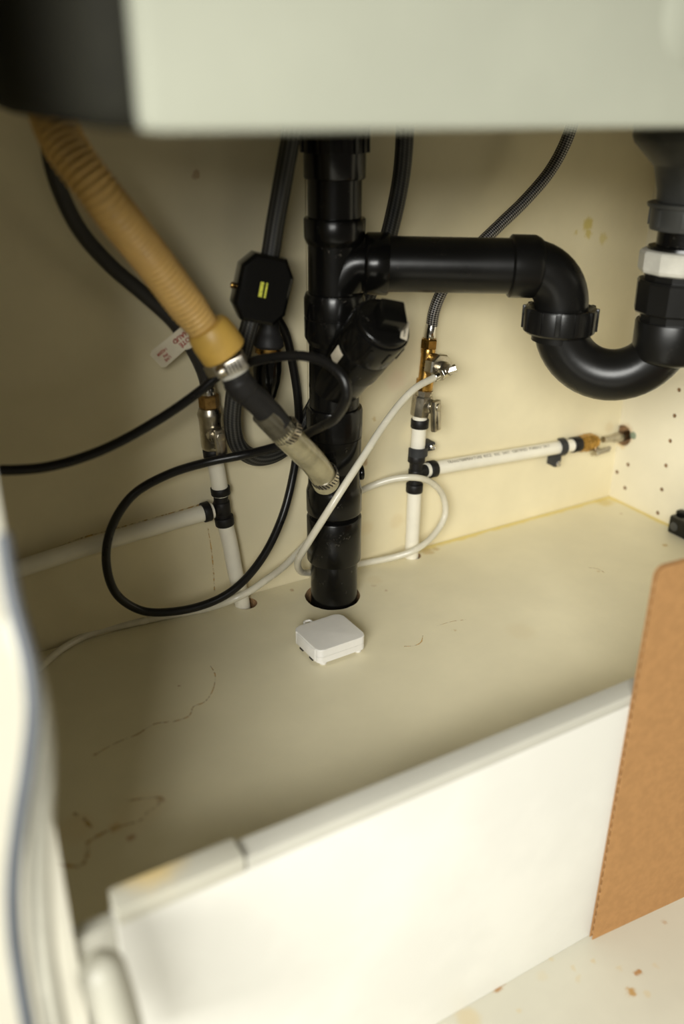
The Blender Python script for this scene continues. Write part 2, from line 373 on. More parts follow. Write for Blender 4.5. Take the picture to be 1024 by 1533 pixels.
t1 = struct(slab('trim_1', -0.7795, -0.001, FY, LY, LZ, LIP-.0100, 'white', bev=.0012), 'long white step board below the shelf')
slab('end_block', -0.8025, -0.7795, LY-.012, LY-.001, LIP-.040, LIP-.012, 'edgeband', t1, bev=.002)  # added and greyed to paint the shade at this corner
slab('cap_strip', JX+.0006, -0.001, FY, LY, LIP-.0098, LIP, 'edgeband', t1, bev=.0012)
slab('cap_strip', -0.7790, JX-.0006, FY-.0012, LY+.0008, LIP-.0098, LIP+.0032, 'white_stained', t1, bev=.0022)
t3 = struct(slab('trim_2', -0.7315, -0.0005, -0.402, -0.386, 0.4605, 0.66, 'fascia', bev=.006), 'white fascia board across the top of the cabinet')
pc = onY(1043, 22, -.402)
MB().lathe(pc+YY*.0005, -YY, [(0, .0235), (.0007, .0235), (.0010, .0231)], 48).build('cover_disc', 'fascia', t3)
# dried spill lines on shelf and back board, plus a painted pipe shadow
def ribbon(name, pts, wd, nrm, mat='stain', parent=None):
    Q = catmull(pts, 5); mb = MB(); nrm = V3(nrm)
    for i, q in enumerate(Q):
        t = (Q[min(i+1, len(Q)-1)]-Q[max(i-1, 0)]).normalized(); s = nrm.cross(t).normalized(); random.seed(i*7); w_ = wd*random.uniform(.55, 1.2)
        mb.v += [q+s*w_/2+nrm*.0003, q-s*w_/2+nrm*.0003]
    for i in range(len(Q)-1): mb.face((2*i, 2*i+1, 2*i+3, 2*i+2))
    return mb.build(name, mat, parent, smooth=False)
for pl, wd in (([(142, 1130), (175, 1112), (205, 1100), (232, 1084), (262, 1080), (283, 1072), (290, 1058), (305, 1052), (318, 1035), (322, 1010), (315, 997)], .0013),
               ([(75, 1290), (100, 1296), (122, 1296), (131, 1280), (131, 1262), (150, 1250), (172, 1240)], .003),
               ([(172, 1240), (200, 1232), (212, 1228), (222, 1215), (238, 1205), (243, 1195), (215, 1196), (185, 1200)], .002),
               ([(110, 1218), (125, 1225), (136, 1240)], .003),
               ([(605, 968), (620, 967), (630, 962), (633, 952)], .0012), ([(655, 937), (680, 930), (700, 928)], .0009), ([(880, 850), (895, 852), (905, 858)], .0012)):
    ribbon('dried_spill', [onZ(*p) for p in pl], wd, UP, parent=fl)
ribbon('dried_spill', [W(*p, 0) for p in ((311, 790), (316, 820), (319, 850), (321, 885))], .0014, -YY, parent=wb)
ribbon('dried_spill', [W(*p, 0) for p in ((40, 838), (120, 806), (200, 784), (300, 755))], .0016, -YY, parent=wb)  # contact shadow painted on the board above the left level pipe
# plug in the side board
MB().hub(onX(948, 652)+XX*.0003, -XX, -.002, .0008, .0048, .0004, 18).build('hole_plug', 'plug', wr)

# ================================================================== SINK
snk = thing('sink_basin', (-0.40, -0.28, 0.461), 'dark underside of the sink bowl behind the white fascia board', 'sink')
def rrect(x0, x1, y0, y1, r, n=8):
    out = []
    for cx, cy, a0 in ((x1-r, y1-r, 0), (x0+r, y1-r, 90), (x0+r, y0+r, 180), (x1-r, y0+r, 270)):
        for k in range(n+1):
            a = math.radians(a0+90*k/n); out.append((cx+r*math.cos(a), cy+r*math.sin(a)))
    return out
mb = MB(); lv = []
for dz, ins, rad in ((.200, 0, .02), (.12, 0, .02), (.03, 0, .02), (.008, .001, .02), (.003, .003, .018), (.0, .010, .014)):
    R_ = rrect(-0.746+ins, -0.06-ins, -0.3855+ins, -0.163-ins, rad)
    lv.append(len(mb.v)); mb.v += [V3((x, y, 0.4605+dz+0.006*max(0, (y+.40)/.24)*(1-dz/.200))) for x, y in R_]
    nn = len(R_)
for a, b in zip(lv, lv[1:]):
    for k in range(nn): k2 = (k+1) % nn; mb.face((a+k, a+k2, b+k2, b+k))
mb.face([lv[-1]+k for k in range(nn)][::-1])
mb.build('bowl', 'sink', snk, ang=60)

# ================================================================== DRAIN STACK
stk = thing('drain_stack', (SX, SY, 0), 'black drain stack with level arm rising through the shelf hole', 'drain pipe')
S0 = V3((SX, SY, 0))
MB().lathe(S0, UP, [(-.20, .0243), (.050, .0243)], 48).build('pipe', 'abs', stk)
MB().lathe(S0, UP, [(.370, .0235), (.416, .0235)], 48).build('pipe', 'abs', stk)
mb = MB().hub(S0, UP, .046, .0955, .0277, .0012, 48)
mb.build('coupling', 'abs', stk)
mb = MB().lathe(S0, UP, [(.094, .0235), (.0985, .0255), (.100, .0268), (.102, .0278), (.123, .0278), (.1265, .0268), (.130, .0258), (.150, .0258)], 48)
mb.build('hose_inlet_fitting', 'abs', stk)
for sgn in (-1, 1):
    b_ = V3((SX+sgn*.024, SY-.008, .139)); MB().hub(b_, V3((sgn, -.35, 0)), 0, .0042, .0075, .0008, 20).build('boss', 'abs', stk)
mb = MB().lathe(S0, UP, [(.146, .0250), (.148, .0262), (.1795, .0266), (.1800, .0260), (.1812, .0260), (.1817, .0270), (.207, .0272), (.2095, .0262), (.2100, .0245)], 48)
mb.build('coupling', 'abs', stk)
# wye with cleanout
wz = .2285; WD = V3((.06, -.70, .712)).normalized(); WB = V3((SX, SY, wz))
mb = MB().lathe(S0, UP, [(.2095, .0238), (.2735, .0238)], 48)
mb.lathe(WB-WD*.006, WD, [(0, .0235), (.030, .0240), (.048, .0247), (.0495, .0262), (.076, .0264), (.0775, .0255)], 48)
mb.build('wye_fitting', 'abs', stk)
MB().lathe(S0, UP, [(.270, .0240), (.2745, .0262), (.277, .0276), (.2945, .0278), (.2950, .0272), (.2965, .0272), (.2970, .0278), (.312, .0278), (.3165, .0262), (.3172, .0240)], 48).build('coupling', 'abs', stk)
WE = WB+WD*.104
u_, v_, _ = frame(WD)
co_ = MB().lathe(WB, WD, [(.070, .0245), (.072, .0262), (.0735, .0268), (.099, .0270), (.1015, .0262), (.1020, .0238)], 48)
for k in range(10):
    a = 2*math.pi*k/10+.2; dd = u_*math.cos(a)+v_*math.sin(a)
    co_.box(WB+WD*.090+dd*.0268, (.0022, .003, .014), (dd, WD.cross(dd), WD), .0005)
cop = co_.build('cleanout_adapter', 'abs', stk)
pl = MB().lathe(WB, WD, [(.098, .0236), (.1035, .0246), (.1055, .0240), (.1066, .0226), (.1068, .0100)], 48).build('cleanout_plug', 'abs', stk)
sq = (AX*.96+AY*.12-AX.cross(AY)*0.0); sq = (sq-WD*sq.dot(WD)).normalized(); sq2 = WD.cross(sq)
MB().box(WB+WD*.1135+sq*.002+sq2*.001, (.0220, .0225, .0165), (sq, sq2, WD), .0016).build('square_head', 'abs', pl)
# labels on the cleanout
def wrap_patch(name, axis_p, d, r, a0, a1, t0, t1, mat, parent, n=10):
    u, v, d = frame(d); mb = MB()
    for i in range(n+1):
        a = a0+(a1-a0)*i/n; e = u*math.cos(a)+v*math.sin(a)
        mb.v += [axis_p+d*t0+e*r, axis_p+d*t1+e*r, axis_p+d*t0+e*(r-.0006), axis_p+d*t1+e*(r-.0006)]
    for i in range(n):
        b = 4*i; mb.face((b, b+4, b+5, b+1)); mb.face((b+2, b+3, b+7, b+6)); mb.face((b, b+2, b+6, b+4)); mb.face((b+1, b+5, b+7, b+3))
    mb.face((0, 1, 3, 2)); b = 4*n; mb.face((b, b+2, b+3, b+1)); return mb.build(name, mat, parent)
def ang_of(p, axis_p, d):
    u, v, d = frame(d); q = p-axis_p; return math.atan2(q.dot(v), q.dot(u))
a_l = ang_of(WE-AX*.03-AY*.012, WE, WD); a_r = ang_of(WE+AX*.03-AY*.006, WE, WD)
wrap_patch('sticker', WB, WD, .0269, a_l-.18, a_l+.22, .052, .068, 'paper', stk)
pp = WB+WD*.1068; e_r = ((AX-WD*AX.dot(WD)).normalized()*.97-(AY-WD*AY.dot(WD)).normalized()*.16).normalized(); e_t = WD.cross(e_r)
st = MB().box(pp+e_r*.0192+WD*.0001, (.0064, .0205, .0005), (e_r, e_t, WD)).build('sticker', 'paper', stk, smooth=False)
letters('POSERTA P.I.', .0028, 'ink', 'print', lambda x, y: pp+e_r*(.0192-y)+e_t*x+WD*.0005, st)
# upper: tee with branch hub, hub, top collar
AE = at(790, 399, .785); A0 = V3((SX, SY, .3425)); AD = (AE-A0).normalized()
mb = MB().lathe(S0, UP, [(.3165, .0238), (.366, .0238)], 48)
sw = [A0-UP*.020, A0-UP*.012+AD*.006, A0+AD*.018, A0+AD*.032]
mb.tube(sw, .0236, 40, 6)
mb.lathe(A0, AD, [(.026, .0236), (.0275, .0262), (.029, .0270), (.0465, .0272), (.0480, .0262), (.0482, .024)], 48)
mb.build('tee_fitting', 'abs', stk)
MB().lathe(S0, UP, [(.3585, .0240), (.3625, .0262), (.3650, .0270), (.380, .0272), (.3815, .0264), (.3818, .0238)], 48).build('coupling', 'abs', stk)
MB().lathe(S0, UP, [(.4125, .0236), (.4130, .0258), (.4145, .0266), (.455, .0268)], 48).build('coupling', 'abs', stk)
mb = MB().lathe(S0, UP, [(.4335, .0268), (.434, .0284), (.490, .0284), (.494, .0274), (.495, .01)], 48)
for k in range(16):
    a = 2*math.pi*k/16+.15; dd = V3((math.cos(a), math.sin(a), 0)); mb.box(S0+UP*.462+dd*.0288, (.0022, .0042, .056), (dd, UP.cross(dd), UP), .0006)
mb.build('ribbed_collar', 'abs', stk)
# branch arm to the trap
arm = stk
EH0 = at(763, 398.5, .785)
tt = (EH0-A0).length
MB().lathe(A0, AD, [(.030, .0241), (tt+.010, .0241)], 48).build('branch_pipe', 'abs2', arm)
NUT = at(846.5, 470, .785)
BR = .0355
# bend: along AD then straight down
dn = V3((0, 0, -1)); axh = V3((AD.x, AD.y, 0)).normalized()
vx = V3((NUT.x, NUT.y, 0)); 
bs0 = A0+AD*(((NUT-A0).dot(axh))/AD.dot(axh)-BR); bs0 = V3((bs0.x, bs0.y, bs0.z))
bendpts = [bs0-AD*.015]
for k in range(0, 13):
    a = math.radians(90*k/12); bendpts.append(bs0+AD*(BR*math.sin(a))+dn*(BR*(1-math.cos(a))))
bendpts.append(bendpts[-1]+dn*.030)
mb = MB().tube(bendpts, .0242, 48, raw=True)
mb.lathe(A0, AD, [(tt-.001, .0238), (tt, .0266), (tt+.001, .0274), (tt+.021, .0274), (tt+.0255, .0252), (tt+.027, .0240)], 48)
mb.build('elbow', 'abs2', arm)
TX = V3((bendpts[-1].x, bendpts[-1].y, 0))
# ================================================================== TRAP
trap = thing('p_trap', (TX.x, TX.y, .22), 'black U-shaped trap with ribbed union nut under the sink drain', 'trap')
zU = .2985; TAIL = V3((-.2037, -.2210, 0)); ud = (TAIL-TX).normalized(); c2c = (TAIL-TX).length; rU = c2c/2
up = [TX+UP*(zU+.004)]
for k in range(0, 25):
    a = math.pi*k/24; up.append(TX+ud*(rU-rU*math.cos(a))+UP*(zU-.004-rU*1.02*math.sin(a)))
up.append(TAIL+UP*(zU+.004))
MB().tube(up, .0236, 48, raw=True, rf=None).build('u_bend', 'abs2', trap)
zc = bendpts[-1].z+.004
mb = MB().lathe(TX, UP, [(.281, .0255), (.2815, .0305), (.2835, .0325), (.302, .0328), (.3045, .0318), (.3050, .0290), (.3035, .0272), (.301, .0245)], 56)
for k in range(12):
    a = 2*math.pi*k/12+.25; dd = V3((math.cos(a), math.sin(a), 0))
    mb.box(TX+UP*.2945+dd*.0328, (.0030, .0052, .0205), (dd, UP.cross(dd), UP), .0008)
mb.build('union_nut', 'abs2', trap)
mb = MB().lathe(TAIL, UP, [(.262, .0236), (.2655, .0296), (.268, .0306), (.2975, .0312), (.2990, .0305), (.2992, .0250)], 56)
mb.build('socket', 'abs2', trap)
# ================================================================== SINK DRAIN TAILPIECE
tp = thing('sink_drain', (TAIL.x, TAIL.y, .30), 'grey sink drain cone with black tailpiece and white nut', 'drain')
MB().lathe(TAIL, UP, [(.285, .0285), (.306, .0285), (.3065, .0330), (.308, .0345), (.3325, .0350), (.3345, .0338), (.3350, .0300), (.3420, .0300)], 12, caps=True).build('adapter', 'abs2', tp, ang=25)
MB().lathe(TAIL, UP, [(.30, .0235), (.398, .0235)], 48).build('tailpiece', 'abs', tp)
mb = MB().lathe(TAIL, UP, [(.3400, .0315), (.3415, .0345), (.3440, .0356), (.3570, .0358), (.3590, .0345), (.3600, .0315), (.3602, .0236)], 12, rot=.2)
mb.build('slip_nut', 'whitenut', tp, ang=20)
MB().lathe(TAIL, UP, [(.3598, .0300), (.3625, .0295), (.3640, .0240)], 40).build('gasket', 'abs', tp)
mb = MB().lathe(TAIL, UP, [(.3755, .0285), (.376, .0305), (.378, .0312), (.3935, .0316), (.394, .0345), (.3955, .0352), (.3972, .0352), (.398, .0335), (.3982, .026)], 48)
for k in range(8):
    a = 2*math.pi*k/8+.6; dd = V3((math.cos(a), math.sin(a), 0)); mb.box(TAIL+UP*.386+dd*.0312, (.003, .006, .014), (dd, UP.cross(dd), UP), .0008)
mb.build('lock_nut', 'greyplastic', tp)
MB().lathe(TAIL, UP, [(.3970, .0255), (.3985, .0280), (.408, .0292), (.4260, .0345), (.4275, .0360), (.4440, .0525), (.4490, .0545), (.4640, .0545)], 56).build('cone', 'greyplastic', tp)

# ================================================================== WATER SUPPLY PIPES
def tube_obj(name, pts, r, mat, parent=None, seg=16, n=8, **k): return MB().tube(pts, r, seg, n, **k).build(name, mat, parent)
def axis(a, b): d = (b-a); return d.length, d.normalized()
def ring(a, b, r, mat, name, parent, seg=28, c=.0006):
    L, d = axis(a, b); return MB().hub(a, d, 0, L, r, c, seg).build(name, mat, parent)
# left
of = .0155
lp = thing('water_pipe', (LH.x, LH.y, 0), 'white left water pipe with tee and shutoff, behind the black tube loop', 'water pipe')
LP = lambda x, y, o=of: W(x, y, o)
tube_obj('pipe', [V3((LH.x+.002, LH.y, -.06)), LP(362, 899), LP(352, 855), LP(343.7, 812), LP(336.5, 782), LP(335.2, 776)], .0079, 'pex', lp, 24)
tube_obj('pipe', [LP(330.2, 741), LP(329.6, 734), LP(324, 700), LP(319, 672)], .0079, 'pex', lp, 24)
bl0 = LP(324, 761)
tube_obj('branch_pipe', [LP(318, 764), LP(250, 783.5), LP(120, 822), W(0, 861, .014), W(-36, 873, .013)], .0079, 'pex', lp, 24)
tl = MB().tube([LP(336, 784), LP(333.5, 768), LP(331.3, 757), LP(330.5, 738)], .0071, 20, 4)
tl.tube([LP(332, 760), LP(322, 762.5)], .0071, 20, 3)
tl.hub(LP(333.6, 769), (LP(331.0, 748)-LP(333.6, 769)).normalized(), 0, .014, .0081, .0008, 20)
tl.build('tee_fitting', 'ring', lp)
ring(LP(337, 785), LP(334.8, 772.5), .0095, 'ring', 'crimp_ring', lp)
ring(LP(330.8, 739.5), LP(329.4, 729), .0095, 'ring', 'crimp_ring', lp)
ring(LP(303, 767.8), LP(314, 764.6), .0098, 'ring', 'crimp_ring', lp)
ring(LP(320, 683.5), LP(318.7, 671), .0098, 'ring', 'crimp_ring', lp)
vb = [LP(318.8, 672), LP(312, 592)]
Lv, dv = axis(*vb)
vl = MB().lathe(vb[0], dv, [(0, .0085), (.001, .0098), (.004, .0108), (.030, .0110), (.0345, .0118), (.036, .0118), (.041, .0098), (.0415, .008)], 28)
stem = vb[0]+dv*.017
sd = V3((.02, -.99, .05)).normalized()
vl.lathe(stem, sd, [(.0, .0085), (.013, .0085), (.0142, .0075), (.0142, .0055), (.017, .0055)], 24)
vlo = vl.build('shutoff_valve', 'nickel', lp)
def lever(stem, sd, down, name, parent, mat, L=.030, w=.0105, t0=.0165, th=.0045):
    side = sd.cross(down).normalized(); down = (down-sd*down.dot(sd)).normalized()
    mb = MB().box(stem+sd*(t0+th/2)+down*(L/2-.007), (w, L, th), (side, down, sd), .0014)
    mb.box(stem+sd*(t0+th+.0008)+down*(L/2-.003), (w*.45, L*.62, .0016), (side, down, sd), .0006)
    mb.hub(stem, sd, t0-.003, t0+th+.0015, .0045, .0006, 16)
    return mb.build(name, mat, parent)
lever(stem, sd, V3((0.06, 0, -1)), 'lever_handle', vlo, 'nickel')
nb = vb[0]+dv*.0412
MB().lathe(nb, dv, [(0, .0085), (.0008, .0096), (.0110, .0096), (.0125, .0086), (.0128, .006)], 6, rot=.3).build('nut', 'darkbrass', lp, ang=20)
# right
rp = thing('water_pipe', (RH.x, RH.y, 0), 'white right water pipe with tee, shutoff and brass saddle above', 'water pipe')
o2 = .0175
RP = lambda x, y, o=o2: W(x, y, o)
tube_obj('pipe', [V3((RH.x, RH.y, -.06)), V3((RH.x, RH.y, .0)), RP(619.5, 757), RP(620.4, 733), RP(620.7, 726)], .0079, 'pex', rp, 24)
tube_obj('pipe', [RP(623.4, 687), RP(625, 674), RP(626.6, 653), RP(628.6, 622)], .0079, 'pex', rp, 24)
mb = MB().tube([RP(620.3, 733), RP(622.5, 703), RP(623.3, 688)], .0072, 20, 4)
mb.tube([RP(622, 707), RP(640, 703.6)], .0068, 20, 3); mb.hub(RP(621.6, 715), (RP(623, 696)-RP(621.6, 715)).normalized(), 0, .010, .0080, .0008, 20)
mb.build('tee_fitting', 'ring', rp)
ring(RP(620.0, 736), RP(620.8, 723.5), .0094, 'ring', 'crimp_ring', rp)
ring(RP(623.0, 691.5), RP(624.0, 681), .0094, 'ring', 'crimp_ring', rp)
ring(RP(641.5, 703.2), RP(651.5, 701.2), .0096, 'ring', 'crimp_ring', rp)
ring(RP(628.0, 640), RP(628.9, 627), .0096, 'ring', 'crimp_ring', rp)
o3 = .0135
tube_obj('branch_pipe', [RP(637, 704), RP(660, 699.5, .0165), RP(760, 682.5, .014), W(875, 663.5, o3)], .0079, 'pex', rp, 24)
BP = [RP(637, 704), RP(660, 699.5, .0165), RP(760, 682.5, .014), W(875, 663.5, o3)]
b0 = RP(655, 700.3, .0168); b1 = W(838, 669, o3); Lb, db = axis(b0, b1)
BQ = catmull(BP, 40)
def on_pipe(x, y):
    want = db.dot(b0)+x+Lb/2-.006
    i = min(range(len(BQ)-1), key=lambda k: abs(db.dot(BQ[k])-want)); tq = (BQ[i+1]-BQ[i]).normalized()
    c_ = BQ[i]+tq*(want-db.dot(BQ[i])); cv = (CAM-c_); cv = (cv-tq*cv.dot(tq)).normalized(); uq = cv.cross(tq); uq = uq if uq.z > 0 else -uq
    a = y/.0081+0.50; return c_+(cv*math.cos(a)+uq*math.sin(a))*.00815
letters('TRANSTEMPERATURE  KICZ   KIC   5417   CERTIFIED  PUREAU  5417', .0050, 'print', 'pipe_print', on_pipe, rp, 1.02)
ring(W(855.5, 666.5, o3), W(867, 664.5, o3), .0095, 'ring', 'crimp_ring', rp)
# shutoff on the main riser
vb = [RP(628.7, 623), RP(634.5, 585)]
Lv, dv = axis(*vb)
mb = MB().lathe(vb[0], dv, [(0, .0088), (.0008, .0102), (.003, .0108), (.021, .0110), (.0225, .0100), (.0228, .0088), (.0258, .0088), (.0262, .0102), (.0285, .0102), (.029, .0080)], 8, rot=.3)
stem = vb[0]+dv*.0125; sd2 = V3((.38, -.92, .05)).normalized()
mb.lathe(stem, sd2, [(0, .0080), (.0125, .0080), (.0136, .007), (.0136, .0052), (.016, .0052)], 24)
rvo = mb.build('shutoff_valve', 'nickel', rp, ang=30)
lever(stem, sd2, V3((0.02, 0, -1)), 'lever_handle', rvo, 'nickel', .033, .0125, .0145, .006)
# brass saddle column with needle valve for the white tube
c0 = vb[0]+dv*.0288; c1 = RP(641.5, 520)
Lc, dc = axis(c0, c1)
MB().lathe(c0, dc, [(0, .0086), (.001, .0092), (.0115, .0092), (.0120, .0074), (.013, .0072), (Lc-.006, .0070), (Lc-.006, .0076), (Lc-.002, .0076), (Lc, .0066)], 20).build('brass_column', 'brass', rp)
nz0 = c0+dc*.026
nd = V3((.05, -.99, .08)).normalized(); nz0 = nz0+AX*.0055
mb = MB().lathe(nz0, nd, [(-.006, .0085), (.002, .0095), (.004, .0136), (.0052, .0143), (.0150, .0143), (.0168, .0130), (.0172, .009)], 8, rot=.2)
mb.lathe(nz0, nd, [(.0165, .0072), (.022, .0072), (.024, .0060), (.030, .0056), (.0305, .004)], 20)
ndl = mb.build('needle_valve', 'nickel', rp, ang=30)
eb = nz0+nd*.0255-AX*.003-AY*.003; d_out = (W(626, 578, .050)-eb).normalized()
mb = MB().hub(eb-d_out*.004, d_out, 0, .010, .0058, .0006, 6); mb.hub(eb, d_out, .009, .015, .0046, .0005, 18)
mb.hub(eb, (AX*.80+AY*.25+AZ*.1).normalized(), -.002, .0125, .0048, .0006, 8)
mb.build('outlet_elbow', 'chrome', ndl, ang=30)
TUBE0 = eb+d_out*.012
c2 = RP(643.2, 504)
MB().lathe(c1-dc*.001, dc, [(0, .0078), (.0008, .0090), (.0090, .0090), (.0102, .0080), (.0104, .005)], 6, rot=.4).build('nut', 'brass', rp, ang=20)
# far end valve at the right board
e0 = W(866, 665, o3); e1 = W(905, 658, o3); Le, de = axis(e0, e1)
mb = MB().lathe(e0, de, [(0, .0080), (.0005, .0098), (.004, .0104), (.010, .0104), (.0105, .0112), (.022, .0112), (.0225, .0085), (.029, .0082), (.0295, .006)], 8, rot=.4)
evo = mb.build('end_valve', 'brass', rp, ang=30)
lever(W(889, 664, o3), V3((.05, -.62, -.78)).normalized(), V3((1, 0, .02)), 'lever_handle', evo, 'nickel', .026, .0115, .0095, .0045)
ex = PH+V3((.010, -.002, -.001))
tube_obj('stub_pipe', [W(903, 658, o3), W(915, 656.5, o3), W(925, 655, .012), ex], .0042, 'nickel', rp, 18, rf=lambda L: .0040+.0022*max(0, min(1, (L-.014)/.012)))
# ---- pipe clamps screwed to the back board
def pipe_clamp(c, d, ear, label):
    d = V3(d).normalized(); ear = V3(ear); ear = (ear-d*ear.dot(d)); ear.y = 0; ear.normalize()
    t = thing('pipe_clamp', (c.x, 0, c.z), label, 'clamp', 'dark pipe clamps on the right water pipe')
    mb = MB(); out = -YY; n = 14; wd = .0095
    prof = []
    yb = abs(c.y)
    # strap: from ear foot over the pipe and back to the wall
    for k in range(n+1):
        a = math.radians(-35+222*k/n); prof.append(c+(ear*math.cos(a)+out*math.sin(a))*.0092)
    outer = [c+(p-c).normalized()*.0112 for p in prof]
    foot = [c+ear*.0225+out*(.010-yb)] ; 
    for i in range(n+1):
        for s in (-.5, .5): mb.v += [prof[i]+d*wd*s, outer[i]+d*wd*s]
    for i in range(n):
        b = 4*i; mb.face((b, b+4, b+6, b+2)); mb.face((b+1, b+3, b+7, b+5)); mb.face((b, b+1, b+5, b+4)); mb.face((b+2, b+6, b+7, b+3))
    mb.face((0, 2, 3, 1)); b = 4*n; mb.face((b, b+1, b+3, b+2))
    fc = V3((c.x, 0, c.z))+ear*.0170+out*.0075
    mb.box(fc, (.0165, .015, wd), (ear, out, d), .001)
    mb.build('strap', 'clampgrey', t)
    sc = V3((c.x, 0, c.z))+ear*.0210+out*.0148
    mb = MB().lathe(sc, out, [(0, .0034), (.0012, .0034), (.0022, .0022), (.0014, .0012), (.0010, .0)], 18); mb.build('screw', 'chrome', t)
    return t
pipe_clamp(RP(625.2, 674.5), (RP(626, 660)-RP(624.5, 685)), XX, 'dark grey pipe clamp on the upright pipe below the shutoff')
pipe_clamp(W(838, 669.2, o3), db, -UP, 'dark grey pipe clamp on the level pipe near the corner')

# ================================================================== HOSES AND TUBES
# left braided hose to the left shutoff, with paper tag
bh = thing('supply_hose', nb, 'dark braided hose with paper tag dropping to the left shutoff', 'hose')
HL = [W(70, 150, .05), W(74, 225, .045), W(88, 280, .038), W(120, 345, .030), W(165, 397, .026), W(215, 440, .024), W(262, 484, .024), W(292, 530, .022), W(306, 562, .018), W(311.5, 585, of)]
tube_obj('sleeve', HL, .0062, 'braiddark', bh, 20, 10)
ring(W(310.5, 579, of), nb+dv*0+(W(313.5, 604, of)-nb), .0068, 'chrome', 'ferrule', bh, 24)
tg = MB()
ta, tb = W(268, 492, .024), W(285, 516, .024); Lt, dt = axis(ta, tb)
tg.lathe(ta, dt, [(0, .0066), (Lt, .0066), (Lt, .0070), (0, .0070)], 28, caps=False)
f0, f1, f2, f3 = W(222, 529, .020), W(275, 486.5, .0330), W(290.5, 511.5, .0330), W(244, 553, .018)
nn_ = ((f1-f0).cross(f3-f0)).normalized(); nn_ = nn_ if nn_.dot(AZ) > 0 else -nn_
def flag(s, t, lift=0): 
    p = (f0*(1-s)+f1*s)*(1-t)+(f3*(1-s)+f2*s)*t
    return p+nn_*(lift+.0004*math.sin(math.pi*min(1, s*1.2)))
N = 12; b = len(tg.v)
for L_ in (0, -.0005):
    for i in range(N+1):
        for j in range(4):
            s_ = i/N; t_ = j/3
            if i == 0: t_ = .12+.76*t_
            tg.v.append(flag(s_, t_, L_))
q = (N+1)*4
for i in range(N):
    for j in range(3): A = b+i*4+j; tg.face((A, A+4, A+5, A+1)); tg.face((A+q, A+q+1, A+q+5, A+q+4))
    A = b+i*4; tg.face((A, A+q, A+q+4, A+4)); A += 3; tg.face((A, A+4, A+q+4, A+q))
for j in range(3): A = b+j; tg.face((A, A+1, A+q+1, A+q)); A += N*4; tg.face((A, A+q, A+q+1, A+1))
tgo = tg.build('paper_tag', 'tag', bh)
tu, tv = (V3(AX)*-.78-V3(AY)*.63), (V3(AX)*.63-V3(AY)*.78)          # reading direction and up direction of the upside-down print
def tag_place(cx_, cy_, lift=.0004):
    base = None
    c_ = W(cx_, cy_, .03); 
    def f(x, y):
        p = c_+tu*x+tv*y; q = p-CAM; d_ = nn_.dot(flag(.6, .5)-CAM)/nn_.dot(q); return CAM+q*d_+nn_*(.0008)
    return f
letters('LIVE', .0034, 'red', 'print', tag_place(251.0, 536.2), tgo); letters('PN', .0034, 'red', 'print', tag_place(247.5, 531), tgo); letters('142208', .0034, 'red', 'print', tag_place(242.5, 526), tgo)
letters('CÔTÉ', .0056, 'red', 'print', tag_place(279.0, 509.0), tgo); letters('CHAUD', .0056, 'red', 'print', tag_place(272.5, 501.5), tgo)

# cream corrugated drain hose
dh = thing('drain_hose', at(325, 512, .70), 'cream corrugated drain hose coming down from upper left', 'hose')
CH = [at(62, 20, .60), at(66, 120, .592), at(92, 208, .580), at(150, 290, .590), at(225, 385, .640), at(285, 465, .680), at(318, 507, .698)]
Q = catmull(CH, 60); tot = sum((Q[i+1]-Q[i]).length for i in range(len(Q)-1))
def hr(L):
    if L > tot-.010: return .0128
    if L > tot-.030: k = (tot-.010-L)/.020; return .0128+.0012*k+.0008*k*math.sin(L*2*math.pi/.0046)
    return .0142+.0009*math.sin(L*2*math.pi/.0046)
MB().tube(CH, .0145, 28, 130, rf=hr).build('corrugated_tube', 'hose', dh)
K0, K1 = at(308, 488, .690), at(337, 530, .7035); Lk, dk = axis(K0, K1)
MB().lathe(K0, dk, [(0, .0125), (.001, .0165), (.004, .0180), (.012, .0192), (Lk-.002, .0192), (Lk-.0005, .0180), (Lk, .0120)], 36).build('cuff', 'cuff', dh)
# metal clamp joining it to the reducer
clp = thing('hose_clamp', at(345, 548, .705), 'bright worm screw hose clamp just below the cream hose cuff', 'clamp')
J0, J1 = at(335, 526, .702), at(362, 577, .715); Lj, dj = axis(J0, J1)
MB().lathe(J0, dj, [(.006, .0128), (.006, .0138), (.0145, .0138), (.0145, .0128)], 32, caps=False).build('band', 'steel', clp)
ej = (AZ-dj*AZ.dot(dj)).normalized(); fj = dj.cross(ej)
if fj.dot(AX) < 0: fj = -fj
hb = J0+dj*.0105+ej*.0135+fj*.004
MB().box(hb, (.016, .0085, .0105), (fj, ej, dj), .0012).build('screw_housing', 'steel', clp)
mb = MB().hub(J0+dj*.011+ej*.0128-fj*.0035, -fj, 0, .009, .0046, .0006, 14); mb.box(J0+dj*.011+ej*.0128-fj*.0128, (.0012, .0012, .0075), (fj, ej, dj)); mb.build('screw', 'nickel', clp)
MB().box(J0+dj*.009-fj*.0165+ej*.004, (.010, .0022, .0095), ((fj*.8+ej*.6).normalized(), (ej*.8-fj*.6).normalized(), dj), .0008).build('band_tail', 'steel', clp)
for k in range(5): MB().box(J0+dj*.0105+ej*.0178+fj*(-.0015+.0028*k-.003), (.0011, .0006, .0080), (fj, ej, dj)).build('band_slot', 'rubber', clp, smooth=False)
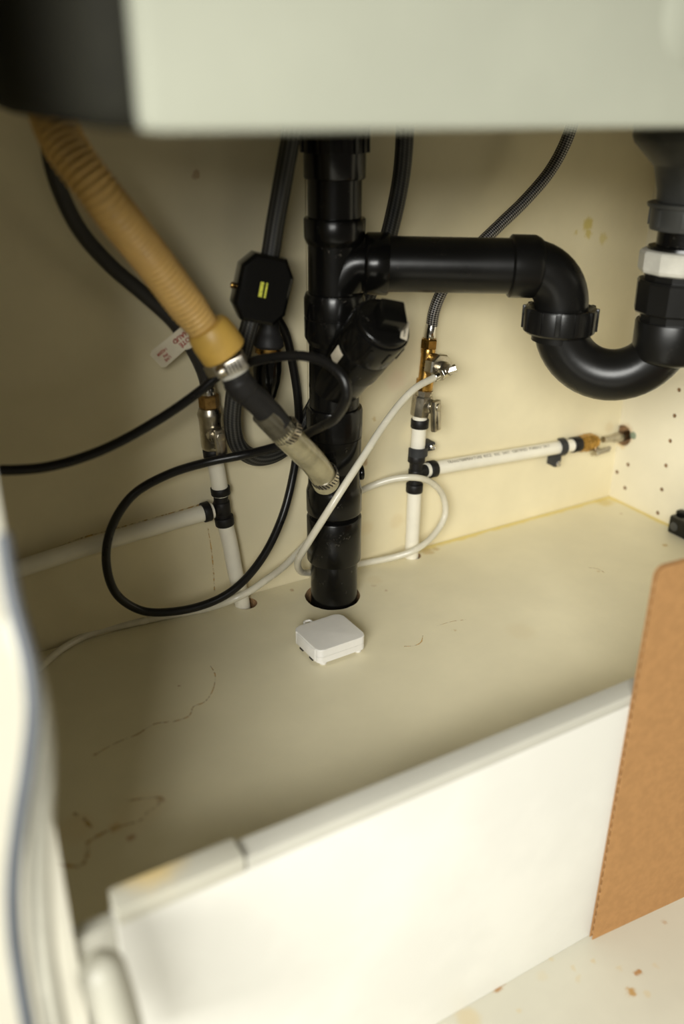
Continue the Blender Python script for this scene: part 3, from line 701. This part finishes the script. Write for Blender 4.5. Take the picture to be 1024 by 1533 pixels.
# black rubber reducer to clear hose
rd = thing('hose_reducer', J1, 'black rubber reducer between cream hose and clear hose', 'hose fitting')
G0, G1, G2 = at(362, 577, .715), at(388, 598, .727), at(412, 625, .742)
MB().lathe(J0, dj, [(.0045, .0122), (.018, .0122)], 28).build('inner_pipe', 'rubber', rd)
MB().lathe(J0, dj, [(.0150, .0110), (.0155, .0125), (.0200, .0128), (.0205, .0110)], 28).build('white_rim', 'whitenut', rd)
MB().tube([J0+dj*.018, at(357, 572, .7135), at(370, 587, .720), at(388, 603, .730), at(408, 624, .742), at(418, 637, .748)], .0125, 28, 10, rf=lambda L: .0118 if L < .008 else (.0125 if L < .02 else .0112)).build('body', 'rubber', rd)
# clear hose with two clamps down to the stack
ch = thing('clear_hose', at(488, 722, .835), 'murky clear vinyl hose clamped onto the front of the drain stack', 'hose')
CP = [at(396, 616, .737), at(413, 634, .747), at(428, 650, .757), at(448, 670, .775), at(468, 690, .797), at(481, 708, .816), at(489, 724, .832)]
MB().tube(CP[:3], .0124, 28, 8).build('upper_sleeve', 'cleardark', ch)
MB().tube([at(420, 641.5, .7515)]+CP[2:], .0123, 28, 10).build('clear_tube', 'clear', ch)
MB().lathe(CP[-1]-V3((0, 0, 0)), V3((.55, .83, -.1)), [(-.002, .0085), (.016, .0085)], 20).build('barb', 'abs', ch)
def worm(p, d, r, nm, parent):
    L, dd = .0085, V3(d).normalized(); u, v, _ = frame(dd)
    o = MB().lathe(p-dd*L/2, dd, [(0, r), (0, r+.0009), (L, r+.0009), (L, r)], 36, caps=False).build(nm, 'steel', parent)
    m2 = MB()
    for k in range(26):
        a = 2*math.pi*k/26; e = u*math.cos(a)+v*math.sin(a); tn = dd.cross(e)
        ee = (tn*.92+dd*.38).normalized(); m2.box(p+e*(r+.0009), (.0008, .0012, .0062), (e, ee, e.cross(ee)))
    m2.build('band_slots', 'rubber', o, smooth=False); return o
worm(at(429, 646, .7565), CP[3]-CP[1], .0125, 'clamp_band', ch)
worm(at(485.5, 712, .8215), CP[-1]-CP[-2], .0125, 'clamp_band', ch)
mb = MB(); 
for k in range(5): mb.lathe(CP[-1], (CP[-1]-CP[-2]), [(-.0085+.0017*k, .0122), (-.0078+.0017*k, .0128), (-.0071+.0017*k, .0122)], 28, caps=False)
mb.build('barb_ridges', 'clear', ch)

# pull-down faucet hose with counterweight
fh = thing('faucet_hose', W(385, 690, .04), 'grey ribbed faucet hose hanging in a loop beside the stack', 'hose')
FH = [W(441, 120, .055), W(437, 190, .055), W(425, 262, .052), W(412, 335, .050), W(403, 390, .050), W(389, 440, .050), W(373, 490, .048), W(360, 540, .044), W(351, 590, .040), W(348, 635, .036), W(357, 668, .032), W(382, 685, .028), W(415, 678, .022), W(445, 650, .014),
      W(480, 590, .0098), W(515, 520, .0098), W(550, 445, .012), W(574, 380, .022), W(590, 320, .034), W(601, 262, .044), W(606, 200, .050), W(606, 120, .055)]
tube_obj('sleeve', FH, .0080, 'faucet', fh, 24, 10)
wt = thing('hose_weight', W(390, 432, .05), 'black faceted counterweight clipped on the faucet hose', 'weight')
wc = W(391, 431, .052); wu = (W(397, 400, .05)-W(386, 460, .05)).normalized(); ww = (AZ+AX*.30-AY*.22); ww = (ww-wu*ww.dot(wu)).normalized(); ws_ = wu.cross(ww); ws_ = ws_ if ws_.dot(AX) > 0 else -ws_
oc = [(-.0235, -.016), (-.0145, -.0285), (.0135, -.0290), (.0225, -.018), (.0240, .014), (.0150, .0285), (-.0125, .0285), (-.0225, .017)]
mb = MB().prism(oc, wc-ww*.0, ws_, wu, ww, .016, .007); mb.prism([(x, y) for x, y in oc], wc, ws_, -wu*-1, -ww, .014, .006)
wbdy = mb.build('body', 'blackplastic', wt, ang=20)
for dx, wdt, mt in ((-.0028, .0030, 'reflect'), (.0013, .0016, 'reflect'), (.0185, .0016, 'foil2')):
    c_ = wc+ws_*dx+ww*(.0163 if dx < .01 else .0105)+wu*(.000 if dx < .01 else -.004)
    MB().box(c_, (wdt, .0125, .0004), (ws_, wu, ww)).build('foil_strip', mt, wt, smooth=False)
MB().hub(wc-ws_*.0232+ww*.004-wu*.002, -ws_, 0, .0035, .0026, .0005, 10).build('screw', 'brass', wt)
# connector behind the weight
cn = thing('hose_connector', W(396, 600, .035), 'dark grey hose connector with brass ring below the counterweight', 'hose fitting')
N0, N1 = W(405, 452, .032), W(398, 605, .034); Ln, dn_ = axis(N0, N1)
def yl(py): return Ln*(py-452)/(605-452)
MB().lathe(N0, dn_, [(0, .0070), (yl(474), .0085), (yl(490), .0092), (yl(499), .0108), (yl(504), .0132), (yl(515), .0138), (yl(519), .0120)], 28).build('collar', 'rubber', cn)
MB().lathe(N0, dn_, [(yl(516), .0095), (yl(517), .0120), (yl(527), .0120), (yl(529), .0085), (yl(540), .0085)], 24).build('brass_ring', 'brass', cn)
MB().lathe(N0, dn_, [(yl(531), .0090), (yl(535), .0128), (yl(552), .0132), (yl(570), .0122), (yl(592), .0092), (yl(603), .0055), (yl(607), .001)], 28).build('boot', 'blackplastic', cn)
# black tubing loop
bt = [at(-30, 703, .66), at(0, 704, .67), at(70, 699, .69), at(150, 675, .71), at(235, 630, .728), at(300, 585, .742), at(330, 560, .745), at(372, 543, .745), at(410, 535, .735), at(455, 533, .722), at(492, 545, .712), at(515, 568, .708), at(519, 592, .712), at(502, 625, .735), at(468, 645, .775),
      W(425, 665, .050), W(370, 680, .048), W(310, 692, .036), W(250, 711, .032), W(198, 742, .032), W(167, 790, .032), W(159, 840, .032), W(175, 890, .028), W(212, 914, .030), W(255, 916, .036), W(310, 904, .042), W(352, 881, .044), W(392, 836, .036), W(422, 775, .024), W(439, 710, .016), W(447, 650, .014),
      W(446, 600, .014), W(438, 545, .014), W(428, 500, .015), W(414, 474, .020), W(400, 452, .026)]
o = tube_obj('black_tube', bt, .0041, 'blacktube', None, 16, 10); tag(o, 'thin black tubing looping from left edge around to the counterweight', 'tube')
# white tubing
wtb = [TUBE0, W(622, 581, .055), W(600, 603, .060), W(572, 640, .068), W(545, 682, .078), W(515, 728, .086), W(485, 775, .084), W(458, 818, .066), W(446, 840, .046), W(450, 855, .028), W(468, 857, .014), W(500, 851, .0095), W(545, 843, .012), W(590, 834, .024), W(622, 823, .034), W(650, 800, .028), W(666, 772, .022), W(664, 745, .022), W(648, 724, .028), W(622, 715, .033), W(590, 717, .022), W(558, 727, .012), W(530, 741, .008), W(490, 778, .008), W(455, 817, .010), W(425, 848, .022), W(397, 869, .034), W(372, 886, .036), W(345, 899, .032),
       onZ(305, 912, .0040), onZ(250, 922, .0036), onZ(195, 934, .0036), onZ(140, 947, .0036), onZ(95, 970, .0036), onZ(60, 1000, .0036), onZ(30, 1040, .0036)]
o = tube_obj('white_tube', wtb, .0036, 'whitetube', None, 16, 10); tag(o, 'milky white tubing from the needle valve looping behind the stack', 'tube')
# right braided hose
rb = thing('supply_hose', c2, 'braided steel hose curving down to the brass nut on right pipe', 'hose')
RB = [W(872, 120, .06), W(852, 200, .055), W(826, 252, .048), W(790, 296, .042), W(748, 337, .038), W(712, 372, .036), W(682, 405, .032), W(660, 440, .025), W(650, 466, .020), W(646.5, 487, o2)]
tube_obj('sleeve', RB, .0060, 'braid', rb, 20, 10)
ring(W(642.6, 508, o2), W(646.3, 485, o2), .0060, 'chrome', 'ferrule', rb, 24)

# ================================================================== LEAK SENSOR on the shelf
sn = thing('leak_sensor', (-.5, -.128, 0), 'small square white sensor box on the shelf before the stack', 'sensor')
P0 = [onZ(*p, .0175) for p in ((437, 939), (508, 916), (551, 952), (478, 977))]
sc = (P0[0]+P0[1]+P0[2]+P0[3])/4; su = ((P0[1]-P0[0])+(P0[2]-P0[3])); su.z = 0; su.normalize(); sv = UP.cross(su)
hx = .0262; hy = .0240
base = V3((sc.x, sc.y, 0))
MB().prism(rrect(-hx, hx, -hy, hy, .006), base+UP*.0032, su, sv, UP, .0062, 0).build('lower_shell', 'whiteplastic', sn)
MB().prism(rrect(-hx+.0004, hx-.0004, -hy+.0004, hy-.0004, .006), base+UP*.0090, su, sv, UP, .0008, 0).build('seam', 'whitenut', sn)
MB().prism(rrect(-hx, hx, -hy, hy, .006), base+UP*.0097, su, sv, UP, .0078, .0012).build('upper_shell', 'whiteplastic', sn)
for a, b in ((-1, -1), (-1, 1), (1, -1), (1, 1)):
    MB().hub(base+su*a*(hx-.007)+sv*b*(hy-.0042), UP, 0, .0036, .0034, .0004, 16).build('foot', 'whiteplastic', sn)
ep = MB().box(base-su*(hx+.0003)+UP*.0098, (.0010, .033, .0118), (su, sv, UP), .0003).build('end_panel', 'whiteplastic', sn)
MB().box(base-su*(hx+.0009)-sv*.001+UP*.009, (.0004, .006, .0012), (su, sv, UP)).build('raised_mark', 'whiteplastic', ep, smooth=False)
for s_ in (-1, 1): MB().box(base-su*(hx+.0002)+sv*s_*.0172+UP*.0102, (.0012, .0012, .0135), (su, sv, UP), .0003).build('rib', 'whiteplastic', sn)
for s_ in (-.011, .007): MB().box(base-su*(hx+.0006)+sv*s_+UP*.0030, (.0012, .006, .0016), (su, sv, UP)).build('contact', 'ring', sn, smooth=False)
lp_ = [base-su*.0115+sv*(hy-.001)+UP*.0150, base-su*.0105+sv*(hy+.0062)+UP*.0150, base-su*.0045+sv*(hy+.0062)+UP*.0150, base-su*.0035+sv*(hy-.001)+UP*.0150]
MB().tube(lp_, .0013, 10, 6).build('hanging_loop', 'whiteplastic', sn)

# ================================================================== CARDBOARD
cb = thing('cardboard_sheet', (-.30, FY-.006, LZ), 'brown cardboard sheet standing against the white step board', 'cardboard')
q0 = onZ(880, 1400, LZ); q0.y = FY-.0042; qd = V3((.118, -.0095, 0)).normalized(); qn = V3((qd.y, -qd.x, 0)); qn = qn if qn.y < 0 else -qn
Wc, Hc = .27, onY(975, 854, FY-.0042).z-LZ
r_ = .008
outl = [(0, 0), (Wc, 0), (Wc, Hc)]+[(r_-r_*math.sin(math.radians(a)), Hc-r_+r_*math.cos(math.radians(a))) for a in range(0, 91, 15)]
def sheet(off, th, mat, nm): MB().prism(outl, q0+qn*off, qd, UP, qn, th, 0).build(nm, mat, cb, smooth=False)
sheet(0.0, .0005, 'card', 'liner'); sheet(-.0035, .0005, 'card', 'liner')
mb = MB(); ns = 260                                    # fluted core between the liners, flutes running level
for i in range(ns+1):
    zz = (Hc-.003)*i/ns; yy = -.0015+.0013*math.sin(i*2*math.pi/6.5)
    x0 = .0012 if zz < Hc-r_ else .006
    mb.v += [q0+qd*x0+UP*zz+qn*yy, q0+qd*(Wc-.0012)+UP*zz+qn*yy]
for i in range(ns): mb.face((2*i, 2*i+1, 2*i+3, 2*i+2))
mb.build('fluting', 'cardedge', cb)

# ================================================================== BLACK CATCH on the right board
ct = thing('shelf_bracket', (-.004, -.13, 0), 'black plastic bracket at right edge above the cardboard', 'bracket')
h0, h1 = onX(1004, 783), onX(1050, 830)
bc = V3((-.010, h0.y-.044, .0115)); 
MB().box(bc, (.019, .064, .022), bev=.0018).build('body', 'blackplastic', ct)
MB().box(bc+V3((.005, .028, .0125)), (.009, .008, .006), bev=.001).build('lug', 'blackplastic', ct)
MB().hub(bc+V3((-.0095, .024, -.001)), -XX, -.0005, .0007, .0055, .0003, 20).build('boss', 'greyplastic', ct)

# ================================================================== FOREGROUND CORDS at the left edge
pts = [at(4, 800, .375), at(20, 900, .372), at(42, 985, .372), at(50, 1060, .372), at(43, 1140, .374), at(29, 1230, .378), at(20, 1320, .382), at(22, 1400, .388), at(33, 1480, .395), at(46, 1560, .40), at(50, 1650, .41)]
o = tube_obj('power_cord', pts, .0034, 'cord', None, 16, 8); tag(o, 'blurred dark grey cord hanging at the left edge in the foreground', 'cord')
pts = [at(-18, 800, .40), at(8, 900, .395), at(42, 1000, .392), at(59, 1080, .392), at(63, 1160, .393), at(59, 1250, .396), at(58, 1330, .400), at(64, 1420, .405), at(76, 1500, .41), at(92, 1580, .42), at(104, 1650, .43)]
o = tube_obj('cream_tube', pts, .0056, 'creamtube', None, 16, 8); tag(o, 'blurred cream tube hanging beside the dark cord in the foreground', 'tube')

pts = [at(140, 1425, .44), at(152, 1455, .44), at(170, 1510, .445), at(188, 1580, .455), at(205, 1660, .465)]
o = tube_obj('white_hose', pts, .0120, 'creamtube', None, 24, 16, rf=lambda L: .0120*math.sqrt(max(.02, 1-(1-min(L/.012, 1))**2))); tag(o, 'thick white hose end blurred in the lower left corner', 'hose')
